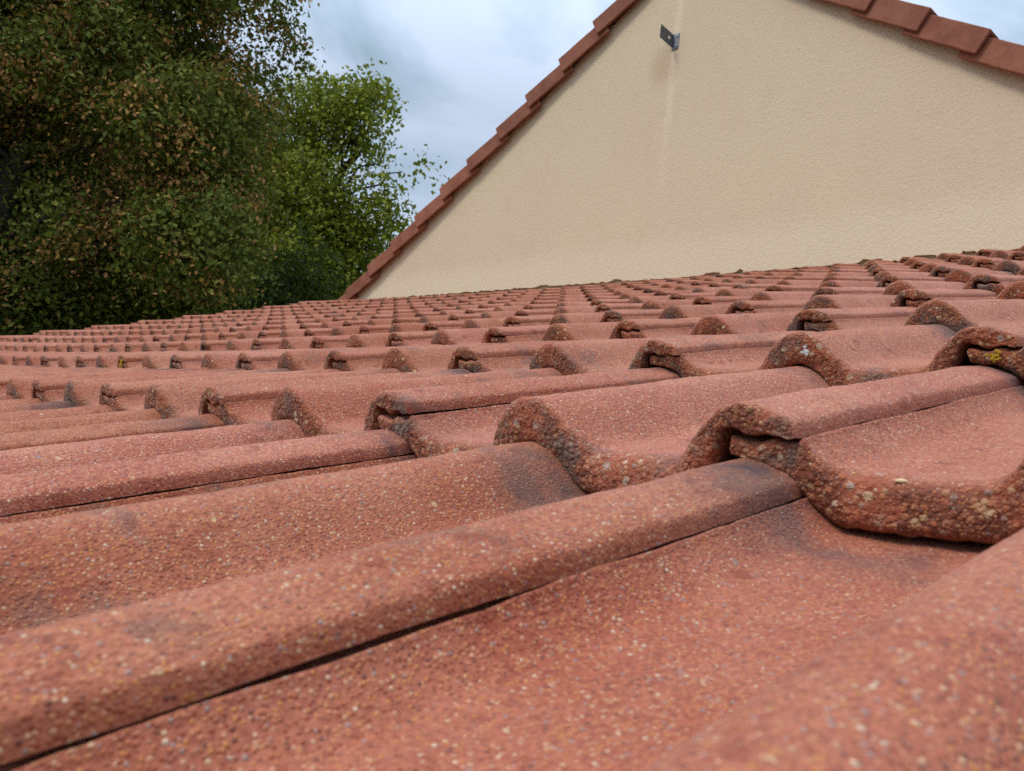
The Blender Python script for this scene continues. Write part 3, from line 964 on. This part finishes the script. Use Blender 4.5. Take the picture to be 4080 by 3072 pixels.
MID = [(10.25,17.60,11.76,0.74),(10.45,16.80,11.30,0.52),(10.66,16.25,10.62,0.40),(10.90,15.95,10.45,0.26),(11.02,15.72,10.25,0.20),(11.10,15.58,10.08,0.13),(10.18,18.39,11.51,0.96),
       (9.92,18.16,9.99,1.06),(10.78,17.9,10.60,0.62),(10.72,16.75,9.60,0.40),(11.05,17.9,8.77,0.60),(10.40,17.93,8.42,0.94),(11.04,16.57,8.82,0.37),
       (10.49,17.28,7.49,0.73),(9.77,18.46,8.95,1.06),(9.73,18.00,7.55,1.04),(10.44,17.32,12.42,0.37),(9.90,19.28,12.02,0.79),(11.27,17.15,8.12,0.44),
       (10.33,17.57,6.60,0.91),(9.93,20.77,11.10,1.16),(10.15,20.85,9.05,1.37)]
MAPLE = [   (-0.61,19.65,14.10,0.72),   (0.30,19.63,15.15,0.62),   (0.81,17.69,14.27,0.93),   (1.70,15.57,13.53,0.75),   (2.68,17.01,14.72,0.80),   (2.37,16.64,14.93,0.86),   (2.24,16.28,14.66,0.88),   (3.50,16.93,15.25,0.90),   (3.49,16.99,15.34,0.80),   (-0.18,17.78,12.64,0.59),   (0.60,17.39,12.71,0.77),   (1.15,17.98,13.42,0.72),   (2.15,18.44,13.89,0.89),   (2.60,14.94,12.40,0.76),   (3.60,15.59,13.38,0.91),   (3.93,15.21,14.00,0.89),   (4.15,16.64,15.01,0.97),   (4.05,13.45,12.75,0.67),   (-0.24,17.35,10.89,0.80),   (0.54,17.67,12.04,0.80),   (1.74,19.30,12.75,0.84),   (1.66,15.37,11.64,0.71),   (2.38,15.21,11.78,0.74),   (3.63,17.28,13.09,0.76),   (4.41,14.69,12.81,0.74),   (5.15,14.40,12.95,0.80),   (5.32,14.63,13.23,0.76),   (-0.15,19.29,11.05,0.93),   (0.72,18.65,11.50,0.74),   (1.08,16.24,10.30,0.73),   (2.17,16.36,11.05,0.79),   (2.73,14.64,10.50,0.53),   (3.74,15.29,11.13,0.66),   (4.21,14.19,11.44,0.68),   (4.90,13.81,11.46,0.67),   (5.69,14.43,12.59,0.82),   (0.02,18.11,9.69,0.82),   (0.64,16.96,9.46,0.76),   (1.49,17.50,10.15,0.86),   (2.58,17.29,10.75,0.72),   (2.98,14.76,9.87,0.61),   (4.07,16.61,11.26,0.93),   (4.48,15.41,10.98,0.89),   (5.14,13.34,10.55,0.60),   (5.61,13.39,10.86,0.69),   (0.23,17.72,8.52,0.84),   (0.98,20.48,9.20,0.98),   (1.68,16.63,8.48,0.86),   (2.68,16.87,9.06,0.82),   (2.80,14.84,8.90,0.60),   (3.57,13.99,9.04,0.78),   (5.35,15.82,10.04,0.98),   (5.93,14.61,10.05,0.61),   (5.85,13.75,9.99,0.82),   (0.47,18.45,7.41,0.77),   (1.22,19.55,7.98,0.79),   (1.98,18.88,8.65,0.82),   (2.72,18.17,8.31,0.96),   (3.80,17.27,9.15,0.86),   (3.90,15.81,8.64,0.68),   (4.27,13.27,8.06,0.77),   (4.80,13.00,8.44,0.57),   (6.06,13.65,8.56,0.61),   (0.57,19.72,7.09,0.72),   (1.35,17.63,6.95,0.62),   (1.87,17.35,6.94,0.81),   (2.65,17.49,7.51,0.73),   (3.79,16.47,7.57,0.89),   (4.43,16.19,7.74,0.79),   (4.71,14.02,7.23,0.70),   (5.68,13.83,7.52,0.59),   (5.63,13.68,7.34,0.89),   (1.04,18.69,5.66,0.67),   (1.53,20.00,5.93,0.88),   (2.47,17.70,6.04,0.85),   (2.57,15.81,5.90,0.54),   (3.46,14.70,6.39,0.56),   (4.96,16.39,6.98,0.63),   (5.40,16.01,6.53,0.87),   (5.16,12.83,6.29,0.78),   (5.27,13.02,6.39,0.76),   (1.10,18.20,4.50,0.58),   (1.63,17.05,4.63,0.62),   (2.26,17.33,4.94,0.83),   (3.02,16.66,5.23,0.69),   (3.60,16.09,5.26,0.91),   (4.97,16.18,5.85,0.87),   (5.60,15.12,5.65,0.77),   (6.14,14.99,6.06,0.64),   (6.01,15.04,5.75,0.77), ]
big = [(x - (0.32 if x > 4.8 else 0.0), y, z, r_) for x, y, z, r_ in MAPLE if z < 13.6]
tree('maple_tree', 'big dark green tree with rusty seed clusters, rising past the top of the photo', (2.9, 17.4, 0), big, [L_MAPLE, L_RUST], 41, 5600, 46, 0.104, 0.16, 0.36, hollow=0.66, gap=-0.34)
MID = [(x - 0.18, y, z - 0.15, r_) for x, y, z, r_ in MID]
tree('leafy_tree', 'fresh green tree with sky showing through, between the dark tree and the gable', (9.4, 19.2, 0), MID, [L_GREEN, L_RUST], 43, 1250, 40, 0.135, 1.25, 0.24, hollow=0.50, gap=-0.16)
rb = random.Random(77)


def blob(cx, cy, z0, z1, rx, ry, n, rmin, rmax):
    out = []
    for i in range(n):
        t = rb.random(); a_ = rb.uniform(0, 2 * math.pi); q = math.sqrt(rb.random())
        k = math.sin(math.pi * (0.15 + 0.8 * t)) ** 0.6
        out.append((cx + rx * q * k * math.cos(a_), cy + ry * q * k * math.sin(a_), z0 + (z1 - z0) * t, rb.uniform(rmin, rmax)))
    return out


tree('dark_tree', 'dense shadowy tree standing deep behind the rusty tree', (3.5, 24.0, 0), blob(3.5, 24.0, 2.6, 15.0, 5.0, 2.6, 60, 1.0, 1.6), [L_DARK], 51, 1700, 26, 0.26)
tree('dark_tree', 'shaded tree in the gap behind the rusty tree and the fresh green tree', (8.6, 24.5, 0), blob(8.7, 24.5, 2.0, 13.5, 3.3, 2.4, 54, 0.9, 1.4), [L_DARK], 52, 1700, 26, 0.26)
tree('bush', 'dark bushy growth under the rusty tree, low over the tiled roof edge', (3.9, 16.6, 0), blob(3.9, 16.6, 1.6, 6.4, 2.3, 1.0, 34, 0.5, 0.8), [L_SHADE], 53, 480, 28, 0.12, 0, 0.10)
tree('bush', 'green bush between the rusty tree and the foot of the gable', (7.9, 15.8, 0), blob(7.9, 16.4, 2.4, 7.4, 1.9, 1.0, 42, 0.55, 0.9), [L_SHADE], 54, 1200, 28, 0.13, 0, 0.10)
